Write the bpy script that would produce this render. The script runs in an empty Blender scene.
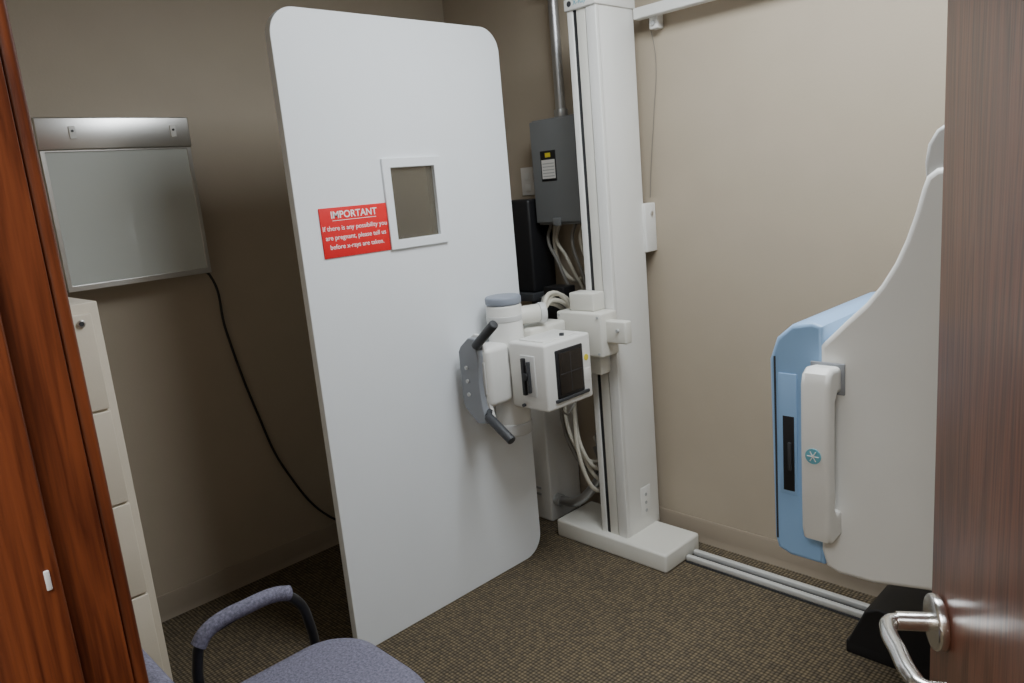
import bpy, bmesh, math
from mathutils import Vector, Matrix

COL = bpy.context.scene.collection

# ------------------------------------------------------------------ materials
def newmat(name):
    m = bpy.data.materials.new(name); m.use_nodes = True
    nt = m.node_tree
    return m, nt, nt.nodes['Principled BSDF']

def mat(name, col, rough=0.5, metal=0.0, bump=0.0, bscale=200.0, var=0.04, vscale=6.0, coat=0.0, emit=None, estr=0.0, spec=0.5):
    m, nt, b = newmat(name)
    N, L = nt.nodes, nt.links
    tc = N.new('ShaderNodeTexCoord')
    n = N.new('ShaderNodeTexNoise'); n.inputs['Scale'].default_value = vscale; n.inputs['Detail'].default_value = 4
    L.new(tc.outputs['Object'], n.inputs['Vector'])
    r = N.new('ShaderNodeValToRGB')
    r.color_ramp.elements[0].position = 0.3; r.color_ramp.elements[1].position = 0.7
    r.color_ramp.elements[0].color = (*[max(0, c*(1-var)) for c in col], 1)
    r.color_ramp.elements[1].color = (*[min(1, c*(1+var)) for c in col], 1)
    L.new(n.outputs['Fac'], r.inputs['Fac']); L.new(r.outputs['Color'], b.inputs['Base Color'])
    b.inputs['Roughness'].default_value = rough; b.inputs['Metallic'].default_value = metal
    b.inputs['Coat Weight'].default_value = coat
    b.inputs['Specular IOR Level'].default_value = spec
    if bump > 0:
        n2 = N.new('ShaderNodeTexNoise'); n2.inputs['Scale'].default_value = bscale; n2.inputs['Detail'].default_value = 3
        L.new(tc.outputs['Object'], n2.inputs['Vector'])
        bp = N.new('ShaderNodeBump'); bp.inputs['Strength'].default_value = bump; bp.inputs['Distance'].default_value = 0.002
        L.new(n2.outputs['Fac'], bp.inputs['Height']); L.new(bp.outputs['Normal'], b.inputs['Normal'])
    if emit:
        b.inputs['Emission Color'].default_value = (*emit, 1); b.inputs['Emission Strength'].default_value = estr
    return m

def wood(name, dark, light, rough=0.3, coat=0.3, fine=1.0, pores=0.9):
    m, nt, b = newmat(name)
    N, L = nt.nodes, nt.links
    tc = N.new('ShaderNodeTexCoord')
    mp = N.new('ShaderNodeMapping'); mp.inputs['Scale'].default_value = (9*fine, 9*fine, 0.7)
    L.new(tc.outputs['Object'], mp.inputs['Vector'])
    n = N.new('ShaderNodeTexNoise'); n.inputs['Scale'].default_value = 1.4; n.inputs['Detail'].default_value = 5; n.inputs['Distortion'].default_value = 1.2
    L.new(mp.outputs['Vector'], n.inputs['Vector'])
    mp2 = N.new('ShaderNodeMapping'); mp2.inputs['Scale'].default_value = (220*fine, 220*fine, 6)
    L.new(tc.outputs['Object'], mp2.inputs['Vector'])
    n2 = N.new('ShaderNodeTexNoise'); n2.inputs['Scale'].default_value = 1.0; n2.inputs['Detail'].default_value = 4
    L.new(mp2.outputs['Vector'], n2.inputs['Vector'])
    w = N.new('ShaderNodeMath'); w.operation = 'MULTIPLY'; w.inputs[1].default_value = 9.0
    L.new(n.outputs['Fac'], w.inputs[0])
    fr = N.new('ShaderNodeMath'); fr.operation = 'PINGPONG'; fr.inputs[1].default_value = 0.5
    L.new(w.outputs[0], fr.inputs[0])
    mx = N.new('ShaderNodeMath'); mx.operation = 'MULTIPLY_ADD'; mx.inputs[1].default_value = 0.7
    L.new(fr.outputs[0], mx.inputs[0])
    m3 = N.new('ShaderNodeMath'); m3.operation = 'MULTIPLY'; m3.inputs[1].default_value = pores
    L.new(n2.outputs['Fac'], m3.inputs[0]); L.new(m3.outputs[0], mx.inputs[2])
    r = N.new('ShaderNodeValToRGB')
    r.color_ramp.elements[0].position = 0.3; r.color_ramp.elements[1].position = 0.85
    r.color_ramp.elements[0].color = (*dark, 1); r.color_ramp.elements[1].color = (*light, 1)
    L.new(mx.outputs[0], r.inputs['Fac']); L.new(r.outputs['Color'], b.inputs['Base Color'])
    b.inputs['Roughness'].default_value = rough; b.inputs['Coat Weight'].default_value = coat; b.inputs['Coat Roughness'].default_value = 0.25
    bp = N.new('ShaderNodeBump'); bp.inputs['Strength'].default_value = 0.25; bp.inputs['Distance'].default_value = 0.001
    L.new(n2.outputs['Fac'], bp.inputs['Height']); L.new(bp.outputs['Normal'], b.inputs['Normal'])
    return m

def carpet(name):
    m, nt, b = newmat(name)
    N, L = nt.nodes, nt.links
    tc = N.new('ShaderNodeTexCoord')
    mp = N.new('ShaderNodeMapping'); mp.inputs['Scale'].default_value = (78, 78, 78)
    L.new(tc.outputs['Object'], mp.inputs['Vector'])
    v = N.new('ShaderNodeTexVoronoi'); v.inputs['Scale'].default_value = 1.0; v.inputs['Randomness'].default_value = 0.12
    L.new(mp.outputs['Vector'], v.inputs['Vector'])
    r = N.new('ShaderNodeValToRGB')
    r.color_ramp.elements[0].position = 0.10; r.color_ramp.elements[0].color = (0.235, 0.193, 0.135, 1)
    r.color_ramp.elements[1].position = 0.60; r.color_ramp.elements[1].color = (0.060, 0.049, 0.034, 1)
    L.new(v.outputs['Distance'], r.inputs['Fac'])
    sep = N.new('ShaderNodeSeparateColor'); L.new(v.outputs['Color'], sep.inputs['Color'])
    r2 = N.new('ShaderNodeValToRGB')
    r2.color_ramp.elements[0].position = 0.2; r2.color_ramp.elements[0].color = (0.70, 0.70, 0.72, 1)
    r2.color_ramp.elements[1].position = 0.8; r2.color_ramp.elements[1].color = (1.0, 0.97, 0.9, 1)
    L.new(sep.outputs['Red'], r2.inputs['Fac'])
    mx = N.new('ShaderNodeMix'); mx.data_type = 'RGBA'; mx.blend_type = 'MULTIPLY'; mx.inputs[0].default_value = 1.0
    L.new(r.outputs['Color'], mx.inputs[6]); L.new(r2.outputs['Color'], mx.inputs[7])
    L.new(mx.outputs[2], b.inputs['Base Color'])
    b.inputs['Roughness'].default_value = 0.95; b.inputs['Specular IOR Level'].default_value = 0.1
    bp = N.new('ShaderNodeBump'); bp.invert = True; bp.inputs['Strength'].default_value = 0.5; bp.inputs['Distance'].default_value = 0.003
    L.new(v.outputs['Distance'], bp.inputs['Height']); L.new(bp.outputs['Normal'], b.inputs['Normal'])
    return m

M_wall = mat('wall_paint_beige', (0.43, 0.365, 0.28), 0.6, bump=0.15, bscale=130, var=0.02)
M_ceil = mat('ceiling_tile_white', (0.6, 0.59, 0.57), 0.9, bump=0.5, bscale=80)
M_base = mat('vinyl_baseboard_tan', (0.33, 0.275, 0.21), 0.5)
M_carpet = carpet('carpet_brown')
M_door = wood('oak_door_red', (0.050, 0.014, 0.009), (0.19, 0.068, 0.040), 0.34, 0.4, 1.0, 1.0)
M_jamb = wood('jamb_wood_red', (0.055, 0.012, 0.005), (0.18, 0.047, 0.016), 0.3, 0.4)
M_shield = mat('shield_white_laminate', (0.85, 0.88, 0.91), 0.36, var=0.01)
M_white = mat('equipment_white', (0.77, 0.765, 0.735), 0.4, var=0.02)
M_cream = mat('equipment_cream', (0.70, 0.685, 0.625), 0.45, var=0.02)
M_greyp = mat('grey_plastic', (0.27, 0.285, 0.31), 0.5)
M_cap = mat('grey_cap', (0.26, 0.29, 0.35), 0.5)
M_lgrey = mat('light_grey', (0.42, 0.43, 0.43), 0.45)
M_pale = mat('pale_grey_plastic', (0.60, 0.60, 0.59), 0.4)
M_black = mat('black_plastic', (0.012, 0.012, 0.014), 0.45)
M_dark = mat('dark_grey', (0.04, 0.042, 0.047), 0.5)
M_glass = mat('collimator_window', (0.02, 0.016, 0.014), 0.12)
M_blue = mat('powder_blue_plastic', (0.28, 0.46, 0.72), 0.35, var=0.02)
M_alu = mat('brushed_aluminium', (0.66, 0.65, 0.63), 0.3, 1.0, var=0.05)
M_rail = mat('rail_aluminium', (0.62, 0.62, 0.60), 0.4, 0.2, var=0.03)
M_chrome = mat('satin_nickel', (0.74, 0.73, 0.71), 0.22, 1.0)
M_cab = mat('cabinet_putty', (0.68, 0.61, 0.50), 0.45, bump=0.1)
M_elec = mat('electrical_grey_paint', (0.19, 0.20, 0.205), 0.4)
M_galv = mat('galvanised_conduit', (0.48, 0.49, 0.50), 0.35, 0.85)
M_screen = mat('opal_screen', (0.56, 0.59, 0.56), 0.08, var=0.01, coat=0.7)
M_red = mat('sign_red', (0.78, 0.015, 0.02), 0.4, var=0.01)
M_letter = mat('sign_letter_white', (0.95, 0.92, 0.92), 0.5)
M_fabric = mat('chair_fabric_purple', (0.17, 0.165, 0.225), 0.95, bump=1.0, bscale=350, var=0.35, vscale=170)
M_cable = mat('cable_offwhite', (0.56, 0.53, 0.45), 0.5)
M_cableg = mat('cable_grey', (0.22, 0.21, 0.19), 0.5)
M_cordb = mat('cord_black', (0.02, 0.02, 0.02), 0.5)
M_yellow = mat('label_yellow', (0.75, 0.62, 0.05), 0.5)
M_label = mat('label_white', (0.75, 0.73, 0.7), 0.5)
M_emblem = mat('emblem_teal', (0.15, 0.42, 0.52), 0.5)
M_diff = mat('light_diffuser', (0.9, 0.9, 0.9), 0.5, emit=(0.92, 0.96, 1.0), estr=4.0)

m, nt, b = newmat('window_lead_glass')
tc = nt.nodes.new('ShaderNodeTexCoord'); nn = nt.nodes.new('ShaderNodeTexNoise'); nn.inputs['Scale'].default_value = 3
rr = nt.nodes.new('ShaderNodeValToRGB')
nt.links.new(tc.outputs['Object'], nn.inputs['Vector']); nt.links.new(nn.outputs['Fac'], rr.inputs['Fac']); nt.links.new(rr.outputs['Color'], b.inputs['Base Color'])
b.inputs['Transmission Weight'].default_value = 0.84; b.inputs['Roughness'].default_value = 0.03; b.inputs['IOR'].default_value = 1.6
rr.color_ramp.elements[0].color = (0.43, 0.40, 0.33, 1); rr.color_ramp.elements[1].color = (0.47, 0.44, 0.365, 1)
M_leadglass = m

# ------------------------------------------------------------------ helpers
def finish(ob, material, ang=35):
    me = ob.data
    if material: me.materials.clear(); me.materials.append(material)
    for p in me.polygons: p.use_smooth = True
    try: me.set_sharp_from_angle(angle=math.radians(ang))
    except Exception: pass
    return ob

def from_bm(name, bm, material, ang=35):
    me = bpy.data.meshes.new(name); bm.normal_update(); bm.to_mesh(me); bm.free()
    ob = bpy.data.objects.new(name, me); COL.objects.link(ob)
    return finish(ob, material, ang)

def box(name, x0, x1, y0, y1, z0, z1, material, bev=0.0, seg=3):
    bm = bmesh.new(); bmesh.ops.create_cube(bm, size=1)
    for v in bm.verts:
        v.co = Vector(((x0+x1)/2+v.co.x*(x1-x0), (y0+y1)/2+v.co.y*(y1-y0), (z0+z1)/2+v.co.z*(z1-z0)))
    if bev > 0:
        bmesh.ops.bevel(bm, geom=list(bm.edges), offset=bev, segments=seg, profile=0.5, affect='EDGES')
    return from_bm(name, bm, material)

def cyl(name, p0, p1, r, material, r2=None, seg=40, bev=0.0):
    p0, p1 = Vector(p0), Vector(p1); d = p1-p0
    bm = bmesh.new()
    bmesh.ops.create_cone(bm, cap_ends=True, segments=seg, radius1=r, radius2=(r if r2 is None else r2), depth=d.length)
    if bev > 0:
        ed = [e for e in bm.edges if abs(e.verts[0].co.z-e.verts[1].co.z) < 1e-6]
        bmesh.ops.bevel(bm, geom=ed, offset=bev, segments=3, profile=0.5, affect='EDGES')
    q = Vector((0, 0, 1)).rotation_difference(d.normalized()).to_matrix().to_4x4()
    bm.transform(Matrix.Translation((p0+p1)/2) @ q)
    return from_bm(name, bm, material)

def curve_to_obj(name, cu, material, mw=None, ang=35):
    tmp = bpy.data.objects.new(name+'_tmp', cu); COL.objects.link(tmp)
    dg = bpy.context.evaluated_depsgraph_get(); dg.update()
    me = bpy.data.meshes.new_from_object(tmp.evaluated_get(dg))
    if mw is not None: me.transform(mw)
    bpy.data.objects.remove(tmp)
    ob = bpy.data.objects.new(name, me); COL.objects.link(ob)
    return finish(ob, material, ang)

def tube(name, pts, r, material, smooth=True, res=10):
    cu = bpy.data.curves.new(name, 'CURVE'); cu.dimensions = '3D'; cu.bevel_depth = r; cu.bevel_resolution = 6; cu.use_fill_caps = True
    if smooth:
        sp = cu.splines.new('BEZIER'); sp.bezier_points.add(len(pts)-1)
        for bp_, p in zip(sp.bezier_points, pts):
            bp_.co = p; bp_.handle_left_type = 'AUTO'; bp_.handle_right_type = 'AUTO'
        sp.resolution_u = res
    else:
        sp = cu.splines.new('POLY'); sp.points.add(len(pts)-1)
        for q, p in zip(sp.points, pts): q.co = (*p, 1)
    return curve_to_obj(name, cu, material, ang=60)

AX = {'X': Matrix(((0, 0, 1, 0), (1, 0, 0, 0), (0, 1, 0, 0), (0, 0, 0, 1))),
      'Y': Matrix(((1, 0, 0, 0), (0, 0, -1, 0), (0, 1, 0, 0), (0, 0, 0, 1))),
      'Z': Matrix.Identity(4)}
def shape(name, outer, holes, ax, a0, a1, material, bev=0.0):
    """flat outline (with holes) extruded along a world axis from a0 to a1"""
    cu = bpy.data.curves.new(name, 'CURVE'); cu.dimensions = '2D'; cu.fill_mode = 'BOTH'
    cu.extrude = abs(a1-a0)/2-bev; cu.bevel_depth = bev; cu.bevel_resolution = 3; cu.offset = -bev
    for pts in [outer]+list(holes):
        sp = cu.splines.new('POLY'); sp.points.add(len(pts)-1); sp.use_cyclic_u = True
        for q, p in zip(sp.points, pts): q.co = (p[0], p[1], 0, 1)
    mid = (a0+a1)/2
    tr = Matrix.Translation({'X': (mid, 0, 0), 'Y': (0, mid, 0), 'Z': (0, 0, mid)}[ax])
    return curve_to_obj(name, cu, material, tr @ AX[ax])

def rrect(x0, x1, y0, y1, r, n=8):
    rs = r if isinstance(r, (list, tuple)) else (r,)*4   # BL, BR, TR, TL
    out = []
    for (cx, cy, a, rr_) in ((x0+rs[0], y0+rs[0], 180, rs[0]), (x1-rs[1], y0+rs[1], 270, rs[1]), (x1-rs[2], y1-rs[2], 0, rs[2]), (x0+rs[3], y1-rs[3], 90, rs[3])):
        for i in range(n+1):
            t = math.radians(a+90*i/n); out.append((cx+rr_*math.cos(t), cy+rr_*math.sin(t)))
    return out

def group(name, parts, loc=(0, 0, 0), rot=0.0):
    e = bpy.data.objects.new(name, None); COL.objects.link(e); e.empty_display_size = 0.1
    if rot:   # parts modelled in the local frame
        e.location = loc; e.rotation_euler = (0, 0, rot)
        for p in parts: p.parent = e
    else:
        e.location = loc
        for p in parts:
            p.parent = e; p.location = (-loc[0], -loc[1], -loc[2])
    return e

def text(name, body, size, material, mw, ext=0.0005, off=0.0):
    cu = bpy.data.curves.new(name, 'FONT'); cu.body = body; cu.size = size; cu.align_x = 'CENTER'; cu.align_y = 'CENTER'; cu.extrude = ext; cu.offset = off
    return curve_to_obj(name, cu, material, mw)
def faceX(x, y, z): return Matrix.Translation((x, y, z)) @ AX['X']
def faceY(x, y, z): return Matrix.Translation((x, y, z)) @ AX['Y']

# ------------------------------------------------------------------ room
XL, YB, ZC = -2.92, 2.52, 2.62
YF0, YF1 = 0.02, 0.15
JX0, JX1 = -0.68, 0.275
box('floor', XL-0.1, 1.7, -1.7, YB+0.1, -0.1, 0, M_carpet)
box('ceiling', XL-0.1, 1.7, -1.7, YB+0.1, ZC, ZC+0.1, M_ceil)
box('wall_left', XL-0.1, XL, YF0, YB+0.1, 0, ZC, M_wall)
box('wall_back', XL, 1.1, YB, YB+0.1, 0, ZC, M_wall)
box('wall_right', 1.0, 1.1, YF0, YB, 0, ZC, M_wall)
group('wall_front', [box('wall_front_a', XL, JX0-0.02, YF0, YF1, 0, ZC, M_wall),
                     box('wall_front_b', JX1+0.02, 1.0, YF0, YF1, 0, ZC, M_wall),
                     box('wall_front_c', JX0-0.02, JX1+0.02, YF0, YF1, 2.13, ZC, M_wall)])
box('wall_hall_back', -1.7, 1.7, -1.7, -1.6, 0, ZC, M_wall)
box('wall_hall_left', -1.7, -1.6, -1.6, YF0, 0, ZC, M_wall)
box('wall_hall_right', 1.6, 1.7, -1.6, YF0, 0, ZC, M_wall)
def base_prof(x0, z1=0.1): return [(0, 0), (0.014, 0), (0.010, 0.012), (0.007, 0.03), (0.006, z1-0.01), (0.003, z1), (0, z1)]
shape('baseboard_left', [(XL+a, b_) for a, b_ in base_prof(0)], [], 'Y', YF1, YB, M_base)
shape('baseboard_back', [(YB-a, b_) for a, b_ in base_prof(0)], [], 'X', XL, 1.0, M_base)

# door frame (jambs, stops, casings, head)
fr = [box('jamb_latch', JX0-0.02, JX0, YF0-0.005, YF1, 0, 2.13, M_jamb, 0.001),
      box('stop_latch', JX0, JX0+0.012, 0.03, 0.112, 0, 2.1, M_jamb, 0.003),
      box('jamb_hinge', JX1, JX1+0.02, YF0-0.005, YF1, 0, 2.13, M_jamb, 0.001),
      box('stop_hinge', JX1-0.012, JX1, 0.03, 0.105, 0, 2.1, M_jamb, 0.003),
      box('jamb_head', JX0-0.02, JX1+0.02, YF0-0.005, YF1, 2.11, 2.13, M_jamb, 0.001),
      box('casing_latch', JX0-0.075, JX0-0.004, YF1, YF1+0.013, 0, 2.19, M_jamb, 0.004),
      box('casing_hinge', JX1+0.006, JX1+0.075, YF1, YF1+0.013, 0, 2.19, M_jamb, 0.004),
      box('casing_head', JX0-0.075, JX1+0.075, YF1, YF1+0.013, 2.12, 2.19, M_jamb, 0.004),
      box('paint_tab', JX0+0.0115, JX0+0.0140, 0.1005, 0.1045, 1.238, 1.255, M_pale, 0.001)]  # last part: small white paint mark, modelled as a raised tab
group('trim_1', fr)

# ------------------------------------------------------------------ door (open into the room)
# local frame: x along the door from hinge to free edge, y = thickness (0 = visible face), z up
W, T = 0.912, 0.044
dparts = [box('door_slab', 0, W, -T, 0, 0.008, 2.09, M_door, 0.002)]
hx, hz = W-0.042, 0.972
dparts += [cyl('rose', (hx, 0, hz), (hx, 0.013, hz), 0.033, M_chrome, bev=0.004),
           cyl('neck', (hx, 0.012, hz), (hx, 0.05, hz), 0.011, M_chrome),
           tube('lever', [(hx, 0.045, hz), (hx-0.004, 0.058, hz), (hx-0.02, 0.064, hz), (hx-0.06, 0.064, hz), (hx-0.105, 0.062, hz), (hx-0.125, 0.055, hz), (hx-0.128, 0.035, hz)], 0.0095, M_chrome),
           cyl('rose_far', (hx, -T-0.013, hz), (hx, -T, hz), 0.034, M_chrome, bev=0.004),
           tube('lever_far', [(hx, -T, hz), (hx, -T-0.05, hz), (hx-0.02, -T-0.064, hz), (hx-0.11, -T-0.062, hz), (hx-0.125, -T-0.04, hz)], 0.0095, M_chrome),
           box('latch_face', W-0.001, W+0.001, -T/2-0.012, -T/2+0.012, hz-0.03, hz+0.03, M_chrome)]
for i, z in enumerate((0.25, 1.05, 1.85)):
    dparts.append(cyl('hinge_%d' % (i+1), (-0.006, -T-0.004, z-0.05), (-0.006, -T-0.004, z+0.05), 0.006, M_chrome))
ang = math.atan2(0.835, -0.546)
group('door_1', dparts, (0.23, 0.165, 0), ang)

# ------------------------------------------------------------------ radiation shield
SX = -2.1
WY0, WY1, WZ0, WZ1 = 1.475, 1.722, 1.348, 1.648
hole = rrect(WY0+0.031, WY1-0.031, WZ0+0.031, WZ1-0.031, 0.002, 2)
sp = [shape('panel', rrect(1.147, 2.062, 0.0, 2.095, (0.03, 0.09, 0.085, 0.085), 10), [hole], 'X', SX-0.032, SX, M_shield, 0.002),
      shape('window_frame', rrect(WY0, WY1, WZ0, WZ1, 0.003, 2), [hole], 'X', SX, SX+0.010, M_shield, 0.002),
      shape('window_frame_rear', rrect(WY0, WY1, WZ0, WZ1, 0.003, 2), [hole], 'X', SX-0.044, SX-0.032, M_white, 0.002),
      box('lead_glass', SX-0.012, SX-0.004, WY0+0.032, WY1-0.032, WZ0+0.032, WZ1-0.032, M_leadglass),
      box('foot_brace', SX-0.25, SX-0.033, 1.9, 1.93, 0, 0.04, M_white, 0.003),
      box('foot_brace_2', SX-0.25, SX-0.033, 1.30, 1.33, 0, 0.04, M_white, 0.003)]
group('radiation_shield', sp, (SX, 1.6, 0))
sy = 1.348
sg = [box('plate', SX+0.0005, SX+0.004, 1.222, 1.474, 1.350, 1.506, M_red, 0.001)]
x = SX+0.0043
sg.append(text('heading', 'IMPORTANT', 0.031, M_letter, faceX(x, sy, 1.482), off=0.0004))
sg.append(box('heading_rule', x-0.0003, x+0.0004, sy-0.082, sy+0.082, 1.4645, 1.4660, M_letter))
for i, l in enumerate(('If there is any possibility you', 'are pregnant, please tell us', 'before x-rays are taken.')):
    sg.append(text('line_%d' % (i+1), l, 0.0212, M_letter, faceX(x, sy, 1.441-0.029*i)))
group('warning_sign', sg, (SX, sy, 1.43))

# ------------------------------------------------------------------ film viewer + cord
vx = -2.815
vp = [box('housing', XL, vx-0.008, 0.672, 1.157, 1.306, 1.866, M_alu, 0.003),
      box('hood', XL+0.001, vx+0.008, 0.669, 1.160, 1.766, 1.869, M_alu, 0.004),
      shape('bezel', rrect(0.672, 1.157, 1.306, 1.768, 0.002, 2), [rrect(0.686, 1.143, 1.325, 1.760, 0.002, 2)], 'X', vx-0.009, vx, M_alu, 0.001),
      box('screen', vx-0.010, vx-0.004, 0.685, 1.144, 1.324, 1.761, M_screen)]
for i, y in enumerate((0.775, 1.10)):
    vp.append(box('film_clip_%d' % (i+1), vx+0.007, vx+0.013, y-0.01, y+0.01, 1.80, 1.84, M_white, 0.002))
    vp.append(cyl('clip_screw_%d' % (i+1), (vx+0.012, y, 1.825), (vx+0.016, y, 1.825), 0.004, M_dark))
group('xray_film_viewer', vp, (-2.87, 0.915, 1.306))
tube('power_cord', [(-2.90, 1.15, 1.32), (-2.895, 1.18, 1.29), (-2.91, 1.213, 1.065), (-2.91, 1.282, 0.714), (-2.91, 1.369, 0.42), (-2.905, 1.568, 0.115), (-2.90, 1.70, 0.05), (-2.88, 1.85, 0.006)], 0.005, M_cordb)

# ------------------------------------------------------------------ filing cabinet
cx0, cx1, cy0, cy1 = -2.90, -2.15, 0.185, 0.572
cp = [box('carcass', cx0, cx1, cy0, cy1, 0.0, 1.326, M_cab, 0.003)]
zz = [(0.04, 0.232), (0.238, 0.503), (0.509, 0.774), (0.780, 1.037), (1.043, 1.298)]
for i, (a, b_) in enumerate(zz[1:]):
    cp.append(box('drawer_%d' % (i+1), cx1-0.005, cx1+0.014, cy0+0.014, cy1-0.022, a, b_, M_cab, 0.003))
    cp.append(box('handle_%d' % (i+1), cx1+0.012, cx1+0.03, cy0+0.12, cy0+0.22, b_-0.075, b_-0.06, M_alu, 0.003))
    cp.append(box('label_holder_%d' % (i+1), cx1+0.012, cx1+0.017, cy0+0.13, cy0+0.21, b_-0.045, b_-0.015, M_alu, 0.001))
cp.append(box('plinth', cx1-0.005, cx1+0.012, cy0+0.014, cy1-0.022, 0.03, 0.232, M_cab, 0.003))
cp.append(cyl('lock', (cx1+0.012, cy1-0.05, 1.275), (cx1+0.02, cy1-0.05, 1.275), 0.010, M_alu, bev=0.002))
cp.append(cyl('lock_core', (cx1+0.02, cy1-0.05, 1.275), (cx1+0.021, cy1-0.05, 1.275), 0.006, M_dark))
group('filing_cabinet', cp, (-2.5, 0.38, 0))

# ------------------------------------------------------------------ chair
def cushion(name, x0, x1, y0, y1, z0, z1, material, r=0.04, tilt=0.0, piv=None):
    bm = bmesh.new(); bmesh.ops.create_cube(bm, size=1)
    for v in bm.verts: v.co = Vector(((x0+x1)/2+v.co.x*(x1-x0), (y0+y1)/2+v.co.y*(y1-y0), (z0+z1)/2+v.co.z*(z1-z0)))
    bmesh.ops.bevel(bm, geom=list(bm.edges), offset=r, segments=5, profile=0.5, affect='EDGES')
    if tilt:
        bm.transform(Matrix.Translation(piv) @ Matrix.Rotation(tilt, 4, 'X') @ Matrix.Translation(-Vector(piv)))
    return from_bm(name, bm, material, 60)
ch = []
ch.append(shape('seat', rrect(-1.55, -1.09, 0.34, 0.825, (0.05, 0.05, 0.19, 0.13), 12), [], 'Z', 0.405, 0.512, M_fabric, 0.040))
ch.append(cushion('backrest', -1.52, -1.10, 0.29, 0.35, 0.52, 0.84, M_fabric, 0.028, math.radians(8), (-1.3, 0.32, 0.5)))
ch.append(box('seat_pan', -1.52, -1.12, 0.36, 0.72, 0.385, 0.408, M_black, 0.004))
for s, x in (('l', -1.585), ('r', -1.0)):
    ch.append(tube('arm_tube_'+s, [(x, 0.40, 0.395), (x, 0.46, 0.45), (x, 0.475, 0.56), (x, 0.495, 0.615), (x, 0.54, 0.628), (x, 0.68, 0.628), (x, 0.72, 0.60), (x, 0.745, 0.52), (x, 0.75, 0.395), (x, 0.755, 0.2), (x, 0.76, 0.012)], 0.0115, M_black))
    ch.append(tube('rear_leg_'+s, [(x, 0.46, 0.45), (x, 0.40, 0.395), (x, 0.30, 0.2), (x, 0.24, 0.012)], 0.0115, M_black))
    ch.append(tube('arm_pad_'+s, [(x, 0.484, 0.603), (x, 0.50, 0.622), (x, 0.53, 0.636), (x, 0.60, 0.641), (x, 0.67, 0.638), (x, 0.705, 0.626)], 0.0175, M_fabric))
    xa, xb = (x, x+0.08) if s == 'l' else (x-0.14, x)
    ch.append(cyl('side_rail_'+s, (xa, 0.68, 0.393), (xb, 0.748, 0.393), 0.01, M_black))
    ch.append(cyl('side_rail_b'+s, (xa, 0.42, 0.393), (xb, 0.40, 0.393), 0.01, M_black))
ch.append(tube('back_support', [(-1.31, 0.42, 0.38), (-1.31, 0.32, 0.40), (-1.31, 0.295, 0.5), (-1.31, 0.27, 0.7)], 0.014, M_black))
group('armchair', ch, (-1.31, 0.55, 0))

# ------------------------------------------------------------------ x-ray tube stand (column)
st = []
X0, X1, Y0, Y1 = -1.905, -1.772, 2.235, 2.460
st.append(shape('foot', rrect(-2.14, -1.57, 2.205, 2.445, 0.012, 4), [], 'Z', 0.0, 0.078, M_cream, 0.010))
st.append(box('column_body', X0, X1, Y0+0.012, Y1, 0.07, 2.13, M_white, 0.004))
st.append(box('front_strip_left', X0, X0+0.026, Y0, Y0+0.02, 0.07, 2.13, M_white, 0.003))
st.append(box('front_strip_mid', X0+0.042, X0+0.082, Y0+0.003, Y0+0.02, 0.07, 2.13, M_cream, 0.002))
st.append(box('slot', X0+0.025, X0+0.043, Y0+0.006, Y0+0.014, 0.075, 2.13, M_black))
st.append(box('front_strip_right', X0+0.087, X1, Y0, Y0+0.02, 0.07, 2.13, M_white, 0.003))
st.append(box('slot_2', X0+0.081, X0+0.088, Y0+0.008, Y0+0.014, 0.075, 2.13, M_dark))
st.append(box('cap', X0-0.006, X1+0.006, Y0-0.008, Y1+0.005, 2.125, 2.165, M_white, 0.004))
st.append(cyl('maker_badge', (X0+0.02, Y0-0.009, 2.147), (X0+0.02, Y0-0.0075, 2.147), 0.010, M_dark))
st.append(text('maker_mark', 'X-Ray', 0.024, M_emblem, faceY(X0+0.068, Y0-0.0085, 2.147)))
st.append(box('wall_bracket', X1-0.03, X1+0.014, Y1-0.01, YB-0.0, 1.22, 1.41, M_white, 0.004))
st.append(cyl('bracket_bolt', (X1+0.014, 2.49, 1.37), (X1+0.020, 2.49, 1.37), 0.008, M_alu))
st.append(box('base_label', X1, X1+0.0015, 2.335, 2.40, 0.13, 0.26, M_white, 0.0005))
for i in range(3):
    st.append(cyl('base_socket_%d' % (i+1), (X1+0.001, 2.368, 0.155+0.035*i), (X1+0.003, 2.368, 0.155+0.035*i), 0.007, M_lgrey))
# carriage
st.append(box('carriage', -1.975, -1.755, 2.13, 2.232, 0.86, 1.03, M_cream, 0.008))
st.append(box('carriage_top', -1.93, -1.81, 2.16, 2.232, 1.03, 1.10, M_cream, 0.006))
st.append(box('carriage_low', -1.90, -1.80, 2.17, 2.232, 0.78, 0.86, M_cream, 0.006))
st.append(box('lock_arm', -1.76, -1.665, 2.16, 2.20, 0.915, 1.0, M_cream, 0.006))
st.append(cyl('lock_screw', (-1.70, 2.152, 0.965), (-1.70, 2.161, 0.965), 0.006, M_lgrey))
for i, (xa, za) in enumerate(((-1.96, 1.015), (-1.77, 1.015), (-1.96, 0.875), (-1.77, 0.875))):
    st.append(cyl('carriage_bolt_%d' % i, (xa, 2.127, za), (xa, 2.131, za), 0.005, M_lgrey))

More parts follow.
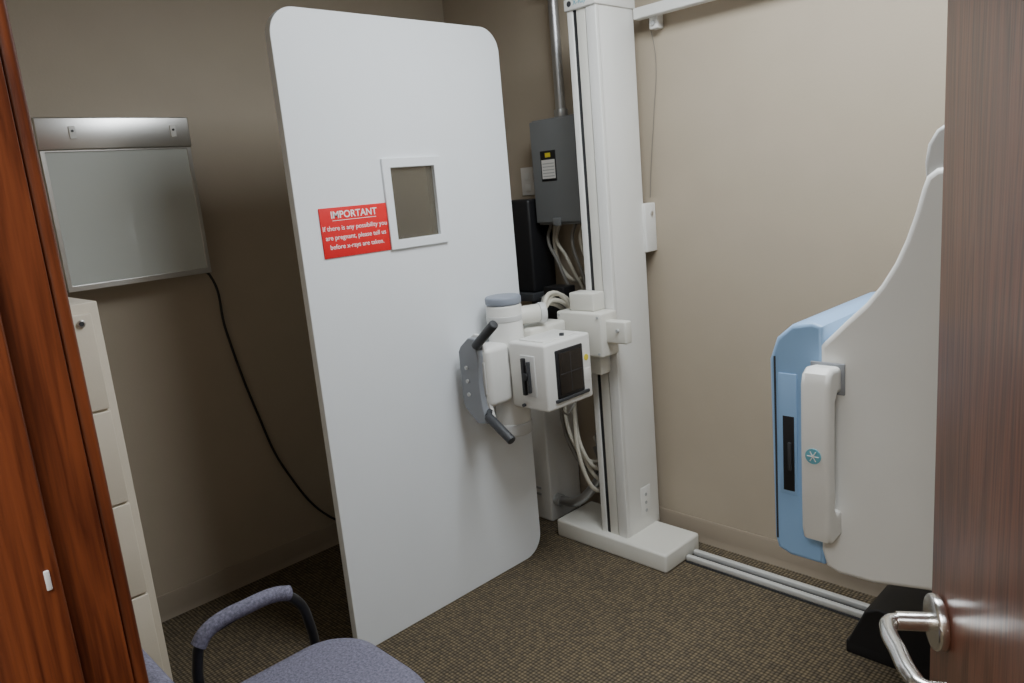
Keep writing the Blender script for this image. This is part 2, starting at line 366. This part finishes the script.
# tube head
th = []
tx, ty = -2.0, 1.875
th += [cyl('tube_housing', (tx, ty, 0.64), (tx, ty, 1.10), 0.066, M_white, bev=0.006),
       cyl('tube_cap', (tx, ty, 1.10), (tx, ty, 1.132), 0.067, M_cap, bev=0.008),
       cyl('tube_band', (tx, ty, 1.04), (tx, ty, 1.062), 0.068, M_pale, bev=0.003),
       cyl('tube_lower', (tx, ty, 0.605), (tx, ty, 0.655), 0.069, M_pale, bev=0.008),
       cyl('cable_port', (tx+0.02, ty+0.03, 1.05), (tx+0.06, ty+0.12, 1.05), 0.034, M_cream, bev=0.004),
       cyl('cable_port_ring', (tx+0.06, ty+0.12, 1.05), (tx+0.072, ty+0.142, 1.05), 0.038, M_pale, bev=0.003),
       box('cross_arm', -2.03, -1.925, 1.93, 2.129, 0.89, 1.0, M_cream, 0.012),
       box('collimator', -1.93, -1.75, 1.812, 2.058, 0.735, 0.978, M_white, 0.010),
       box('collimator_frame', -1.752, -1.744, 1.862, 2.006, 0.773, 0.948, M_black, 0.004),
       box('collimator_glass', -1.746, -1.742, 1.874, 1.994, 0.785, 0.935, M_glass, 0.001),
       box('frame_tab', -1.751, -1.742, 1.85, 2.03, 0.760, 0.772, M_dark, 0.002),
       box('crosshair_v', -1.7425, -1.7415, 1.933, 1.935, 0.79, 0.93, M_dark),
       box('crosshair_h', -1.7425, -1.7415, 1.877, 1.991, 0.859, 0.861, M_dark),
       cyl('rating_label', (-1.751, 2.028, 0.89), (-1.7485, 2.028, 0.89), 0.012, M_yellow),
       box('rating_plate', -1.751, -1.7485, 2.014, 2.044, 0.80, 0.85, M_label, 0.0005),
       box('top_plate', -1.90, -1.78, 1.84, 2.02, 0.977, 0.983, M_white, 0.002),
       cyl('top_knob', (-1.79, 1.95, 0.978), (-1.79, 1.95, 0.992), 0.009, M_dark),
       box('dial_plate', -1.868, -1.800, 1.807, 1.813, 0.785, 0.935, M_pale, 0.002),
       box('dial_lever', -1.858, -1.842, 1.796, 1.809, 0.79, 0.925, M_black, 0.003),
       box('dial_lever_2', -1.832, -1.820, 1.796, 1.809, 0.80, 0.915, M_dark, 0.003),
       cyl('dial_knob', (-1.838, 1.792, 0.86), (-1.838, 1.809, 0.86), 0.014, M_black, bev=0.002),
       box('yoke', -2.045, -1.935, 1.71, 1.83, 0.75, 0.97, M_white, 0.022, 5),
       box('yoke_panel', -1.99, -1.95, 1.706, 1.712, 0.80, 0.92, M_pale, 0.002),
       cyl('yoke_shaft', (-1.995, 1.80, 0.86), (-1.995, 1.95, 0.86), 0.06, M_white)]
fan = [(-1.965, 1.01), (-2.0, 1.01), (-2.045, 0.975), (-2.058, 0.955), (-2.058, 0.765), (-2.045, 0.74), (-1.99, 0.695), (-1.94, 0.70), (-1.955, 0.76), (-1.962, 0.85), (-1.955, 0.94)]
th.append(shape('control_panel', fan, [], 'Y', 1.685, 1.715, M_greyp, 0.004))
fan2 = [(-1.955, 1.018), (-2.0, 1.019), (-2.051, 0.982), (-2.067, 0.958), (-2.067, 0.762), (-2.051, 0.733), (-1.99, 0.686), (-1.93, 0.692), (-1.945, 0.76), (-1.952, 0.85), (-1.945, 0.94)]
th.append(shape('control_panel_back', fan2, [], 'Y', 1.713, 1.728, M_white, 0.003))
for i, z in enumerate((0.80, 0.85, 0.90)):
    th.append(cyl('button_%d' % (i+1), (-2.02, 1.68, z), (-2.02, 1.686, z), 0.007, M_pale))
th += [cyl('grip_upper', (-1.955, 1.68, 0.985), (-1.840, 1.675, 1.075), 0.0165, M_dark, bev=0.005),
       cyl('grip_lower', (-1.925, 1.68, 0.735), (-1.805, 1.675, 0.665), 0.0165, M_dark, bev=0.005),
       cyl('grip_stub_u', (-1.95, 1.68, 0.988), (-1.965, 1.715, 0.975), 0.010, M_dark),
       cyl('grip_stub_l', (-1.925, 1.68, 0.735), (-1.95, 1.715, 0.74), 0.010, M_dark)]
th.append(cyl('light_switch', (-1.865, 1.81, 0.75), (-1.865, 1.80, 0.75), 0.006, M_dark))

# cables belonging to the tube stand
cb = []
for i, (dx, dy) in enumerate(((0, 0), (0.02, 0.012), (-0.02, 0.02), (0.012, 0.035), (0.03, -0.01))):
    cb.append(tube('cable_%d' % (i+1), [(tx+0.066, ty+0.135, 1.05), (-1.975+dx, 2.08+dy, 1.07+0.01*i), (-2.02+dx, 2.26+dy, 0.96), (-2.05+dx*1.5, 2.27+dy, 0.75), (-2.05+dx*2, 2.22+dy, 0.58), (-1.985+dx*1.3, 2.21+dy, 0.43-0.025*i), (-1.965+dx, 2.27+dy, 0.36-0.03*i), (-2.0+dx, 2.38, 0.36-0.03*i), (-2.08+dx, 2.43+0.01*i, 0.40-0.03*i)], 0.0085, M_cable if i not in (2,) else M_cableg))
cb.append(tube('flex_conduit', [(-1.99, 2.36, 0.45), (-2.0, 2.37, 0.28), (-2.05, 2.36, 0.19), (-2.12, 2.33, 0.12), (-2.215, 2.33, 0.10)], 0.021, M_galv))
cb.append(tube('thin_lead', [(-1.86, 1.95, 0.735), (-1.87, 2.02, 0.66), (-1.93, 2.12, 0.63), (-2.0, 2.28, 0.70)], 0.004, M_cableg))
group('xray_tube_stand', st+th+cb, (-1.85, 2.33, 0))

# floor rail, overhead rail
group('floor_rail', [box('rail_bed', -1.565, 0.9, 2.330, 2.408, 0.0, 0.006, M_dark, 0.001),
                     box('rail_strip_a', -1.565, 0.9, 2.332, 2.353, 0.006, 0.028, M_rail, 0.005),
                     box('rail_strip_b', -1.565, 0.9, 2.385, 2.406, 0.006, 0.028, M_rail, 0.005)], (-0.3, 2.37, 0))
wr = [box('rail', X1+0.008, 0.9, 2.445, 2.485, 2.085, 2.125, M_white, 0.004)]
for i, xq in enumerate((-1.70, -0.6, 0.6)):
    wr.append(box('rail_bracket_%d' % (i+1), xq-0.018, xq+0.018, 2.48, YB, 2.045, 2.12, M_white, 0.003))
    wr.append(cyl('rail_bolt_%d' % (i+1), (xq, 2.472, 2.065), (xq, 2.485, 2.065), 0.008, M_lgrey))
wr.append(tube('rail_lead', [(-1.735, 2.50, 2.09), (-1.72, 2.514, 1.95), (-1.74, 2.515, 1.75), (-1.765, 2.514, 1.55), (-1.775, 2.512, 1.43)], 0.0012, M_cableg))
group('overhead_rail', wr, (-0.4, 2.46, 2.1))

# ------------------------------------------------------------------ electrical box + conduit + wiring
ex0, ex1, ez0, ez1, ey = -2.29, -2.045, 1.345, 1.785, 2.40
ep = [box('enclosure', ex0, ex1, ey+0.006, YB, ez0, ez1, M_elec, 0.004),
      box('cover', ex0-0.003, ex1+0.003, ey-0.006, ey+0.008, ez0+0.01, ez1-0.006, M_elec, 0.004),
      box('hasp', ex0+0.10, ex0+0.14, ey-0.014, ey-0.005, ez0-0.004, ez0+0.03, M_elec, 0.003),
      box('warning_label', ex0+0.05, ex0+0.135, ey-0.008, ey-0.0055, 1.53, 1.655, M_black, 0.0005),
      box('warning_label_top', ex0+0.078, ex0+0.108, ey-0.0088, ey-0.0078, 1.628, 1.646, M_yellow),
      box('warning_label_text', ex0+0.055, ex0+0.13, ey-0.0088, ey-0.0078, 1.54, 1.618, M_label),
      box('switch_base', ex1+0.003, ex1+0.02, ey+0.02, ey+0.08, 1.56, 1.70, M_elec, 0.004),
      box('switch_handle', ex1+0.015, ex1+0.032, ey-0.005, ey+0.05, 1.66, 1.72, M_dark, 0.005),
      tube('lower_conduit', [(-2.09, 2.485, 1.35), (-2.09, 2.485, 1.15), (-2.07, 2.487, 0.98), (-2.03, 2.49, 0.84), (-2.02, 2.49, 0.64)], 0.016, M_galv),
      tube('flex_whip', [(-2.25, 2.47, 1.35), (-2.265, 2.47, 1.25), (-2.22, 2.46, 1.14), (-2.14, 2.465, 1.10), (-2.08, 2.475, 1.20), (-2.075, 2.47, 1.35)], 0.010, M_cable)]
for k in range(5):
    ep.append(box('label_print_%d' % k, ex0+0.06, ex0+0.125, ey-0.0092, ey-0.0086, 1.548+0.013*k, 1.552+0.013*k, M_lgrey))
for i, (xo, dep) in enumerate(((-2.26, 0.26), (-2.21, 0.22), (-2.12, 0.36), (-2.075, 0.30))):
    ep.append(tube('wire_%d' % (i+1), [(xo, 2.45, 1.345), (xo-0.025, 2.45, 1.28), (xo+0.03, 2.44, 1.34-dep*0.6), (xo+0.07, 2.45, 1.34-dep), (xo+0.09, 2.47, 1.30-dep*1.1), (-2.06+0.02*i, 2.495, 0.66)], 0.0075, M_cable if i % 2 else M_cableg))
group('electrical_disconnect_box', ep, (-2.17, 2.46, ez0))
group('electrical_conduit', [cyl('pipe', (-2.175, 2.47, ez1+0.03), (-2.175, 2.47, ZC), 0.021, M_galv),
                             cyl('connector', (-2.175, 2.47, ez1), (-2.175, 2.47, ez1+0.035), 0.029, M_galv, bev=0.003),
                             box('strap', -2.215, -2.135, 2.44, YB, 2.30, 2.32, M_galv, 0.002)], (-2.175, 2.47, ez1))
# black control unit on the back wall + outlet plate
bk = [box('case', -2.55, -2.315, 2.37, YB, 1.05, 1.46, M_black, 0.012),
      box('shelf', -2.50, -2.30, 2.34, YB, 1.015, 1.05, M_dark, 0.004),
      box('shelf_bracket', -2.33, -2.31, 2.36, YB, 0.90, 1.015, M_dark, 0.002)]
group('generator_control_unit', bk, (-2.4, 2.45, 1.05))
group('wall_junction_shelf', [box('shelf', -2.26, -2.08, 2.33, 2.43, 1.02, 1.04, M_dark, 0.003),
                       box('bracket', -2.18, -2.16, 2.42, YB, 0.96, 1.035, M_dark, 0.002),
                       box('interface_box', -2.235, -2.12, 2.34, 2.42, 1.04, 1.085, M_black, 0.005)], (-2.17, 2.38, 1.03))
group('wall_outlet', [box('plate', -2.485, -2.40, YB-0.006, YB, 1.475, 1.60, M_label, 0.002),
                      box('socket_1', -2.46, -2.43, YB-0.009, YB-0.005, 1.545, 1.575, M_white, 0.002),
                      box('socket_2', -2.46, -2.43, YB-0.009, YB-0.005, 1.495, 1.525, M_white, 0.002)], (-2.44, YB, 1.53))
gp = [box('cabinet', -2.78, -2.245, 2.29, 2.50, 0.0, 0.58, M_white, 0.01),
      box('vent_1', -2.7, -2.3, 2.286, 2.292, 0.12, 0.13, M_lgrey), box('vent_2', -2.7, -2.3, 2.286, 2.292, 0.15, 0.16, M_lgrey),
      cyl('conduit_socket', (-2.246, 2.33, 0.10), (-2.216, 2.33, 0.10), 0.028, M_lgrey)]
group('xray_generator_cabinet', gp, (-2.5, 2.4, 0))

# ------------------------------------------------------------------ wall bucky stand
bu = []
by0, by1 = 1.65, 2.14
bu.append(shape('detector_cover', [(-0.840, 0.60), (-0.832, 0.572), (-0.80, 0.56), (-0.715, 0.56), (-0.715, 1.150), (-0.74, 1.158), (-0.79, 1.148), (-0.827, 1.115), (-0.846, 1.06)], [], 'Y', by0, by1, M_blue, 0.010))
bu.append(box('seam', -0.846, -0.838, by0+0.02, by1-0.02, 0.66, 1.04, M_greyp, 0.001))
bu.append(box('side_insert', -0.822, -0.777, by0-0.003, by0+0.003, 0.725, 1.03, M_blue, 0.001))
bu.append(box('cassette_slot', -0.812, -0.784, by0-0.0045, by0+0.004, 0.735, 0.925, M_black, 0.001))
bu.append(box('slot_latch', -0.798, -0.790, by0-0.010, by0, 0.79, 0.86, M_dark, 0.001))
bu.append(box('side_groove', -0.834, -0.829, by0-0.0008, by0+0.003, 0.60, 1.07, M_dark))
prof = [(-0.722, 1.105), (-0.70, 1.128), (-0.665, 1.165), (-0.625, 1.205), (-0.592, 1.248), (-0.565, 1.295), (-0.545, 1.343), (-0.527, 1.40), (-0.516, 1.445), (-0.508, 1.468), (-0.49, 1.482), (-0.46, 1.485), (-0.36, 1.485),
        (-0.36, 0.62), (-0.40, 0.585), (-0.48, 0.572), (-0.60, 0.55), (-0.68, 0.548), (-0.71, 0.56), (-0.722, 0.60)]
bu.append(shape('rear_fairing', prof[::-1], [], 'Y', by0-0.002, by1+0.002, M_white, 0.012))
# grab handle: rounded bar bowed out from the side, one continuous loop outline
hprof = [(by0+0.005, 1.060), (by0-0.045, 1.066), (by0-0.064, 1.055), (by0-0.072, 1.03), (by0-0.074, 0.86), (by0-0.072, 0.68), (by0-0.064, 0.655), (by0-0.045, 0.645), (by0+0.005, 0.652),
         (by0+0.005, 0.715), (by0-0.02, 0.715), (by0-0.03, 0.73), (by0-0.032, 0.86), (by0-0.03, 0.985), (by0-0.02, 1.0), (by0+0.005, 1.0)]
bu.append(shape('handle', hprof[::-1], [], 'X', -0.738, -0.672, M_white, 0.012))
bu.append(box('handle_gasket', -0.742, -0.664, by0-0.006, by0, 0.995, 1.068, M_greyp, 0.002))
bu.append(cyl('emblem', (-0.706, by0-0.0765, 0.865), (-0.706, by0-0.073, 0.865), 0.018, M_emblem))
for k in range(3):
    a = math.radians(60*k)
    bu.append(tube('emblem_line_%d' % k, [(-0.706-0.013*math.cos(a), by0-0.077, 0.865-0.013*math.sin(a)), (-0.706+0.013*math.cos(a), by0-0.077, 0.865+0.013*math.sin(a))], 0.0012, M_label, smooth=False))
bu.append(shape('top_knob', [(-0.512, 1.462), (-0.515, 1.495), (-0.510, 1.53), (-0.495, 1.556), (-0.475, 1.568), (-0.42, 1.568), (-0.42, 1.462)], [], 'Y', by0+0.01, by0+0.09, M_pale, 0.008))
bu.append(box('column', -0.42, -0.28, 2.18, 2.42, 0.06, 2.15, M_white, 0.006))
bu.append(box('mount', -0.55, -0.36, 1.9, 2.2, 0.8, 1.2, M_lgrey, 0.01))
bu.append(shape('foot', [(-0.86, 0.03), (-0.20, 0.03), (-0.20, 0.10), (-0.40, 0.18), (-0.77, 0.18), (-0.805, 0.16)], [], 'Y', 2.14, 2.44, M_black, 0.008))
bu.append(box('foot_skirt_a', -0.86, -0.2, 2.14, 2.32, 0.0, 0.045, M_black, 0.006))
bu.append(box('foot_skirt_b', -0.84, -0.2, 2.42, 2.44, 0.0, 0.045, M_black, 0.006))
group('wall_bucky_stand', bu, (-0.5, 2.2, 0))

# ------------------------------------------------------------------ lights
def ceiling_light(name, x, y, wx, wy, watts, col):
    parts = [shape('trim', rrect(x-wx/2-0.03, x+wx/2+0.03, y-wy/2-0.03, y+wy/2+0.03, 0.005, 2), [rrect(x-wx/2, x+wx/2, y-wy/2, y+wy/2, 0.002, 2)], 'Z', ZC-0.02, ZC, M_white, 0.002),
             box('diffuser', x-wx/2, x+wx/2, y-wy/2, y+wy/2, ZC-0.012, ZC-0.006, M_diff)]
    l = bpy.data.lights.new(name+'_lamp', 'AREA'); l.shape = 'RECTANGLE'; l.size = wx; l.size_y = wy; l.energy = watts; l.color = col
    lo = bpy.data.objects.new('lamp', l); COL.objects.link(lo)
    e = group(name, parts, (x, y, ZC))
    lo.parent = e; lo.location = (0, 0, -0.03)
ceiling_light('ceiling_light', -0.85, 1.6, 1.2, 0.6, 38, (0.90, 0.96, 1.0))
ceiling_light('ceiling_light', 0.1, -0.75, 0.9, 1.2, 50, (0.95, 0.98, 1.0))  # unseen hallway fixture, added as frontal fill through the doorway

w = bpy.data.worlds.new('world'); bpy.context.scene.world = w; w.use_nodes = True
w.node_tree.nodes['Background'].inputs['Color'].default_value = (0.6, 0.7, 0.85, 1)
w.node_tree.nodes['Background'].inputs['Strength'].default_value = 0.3

# ------------------------------------------------------------------ camera (f = 750 px on a 1024-wide frame)
f = 750.0
V1 = Vector((-737, -88, f)); V2 = Vector((788, -226, f))
eY = V2.normalized(); eX = -(V1-eY*V1.dot(eY)).normalized(); eZ = eX.cross(eY)
if eZ.y > 0: eZ = -eZ
right = Vector((eX[0], eY[0], eZ[0])); down = Vector((eX[1], eY[1], eZ[1])); fwd = Vector((eX[2], eY[2], eZ[2]))
R = Matrix((right, -down, -fwd)).transposed()
cam = bpy.data.cameras.new('camera'); co = bpy.data.objects.new('camera', cam); COL.objects.link(co)
co.matrix_world = Matrix.Translation((0, 0, 1.52)) @ R.to_4x4()
cam.sensor_width = 36; cam.lens = 36*f/1024; cam.clip_start = 0.02
bpy.context.scene.camera = co
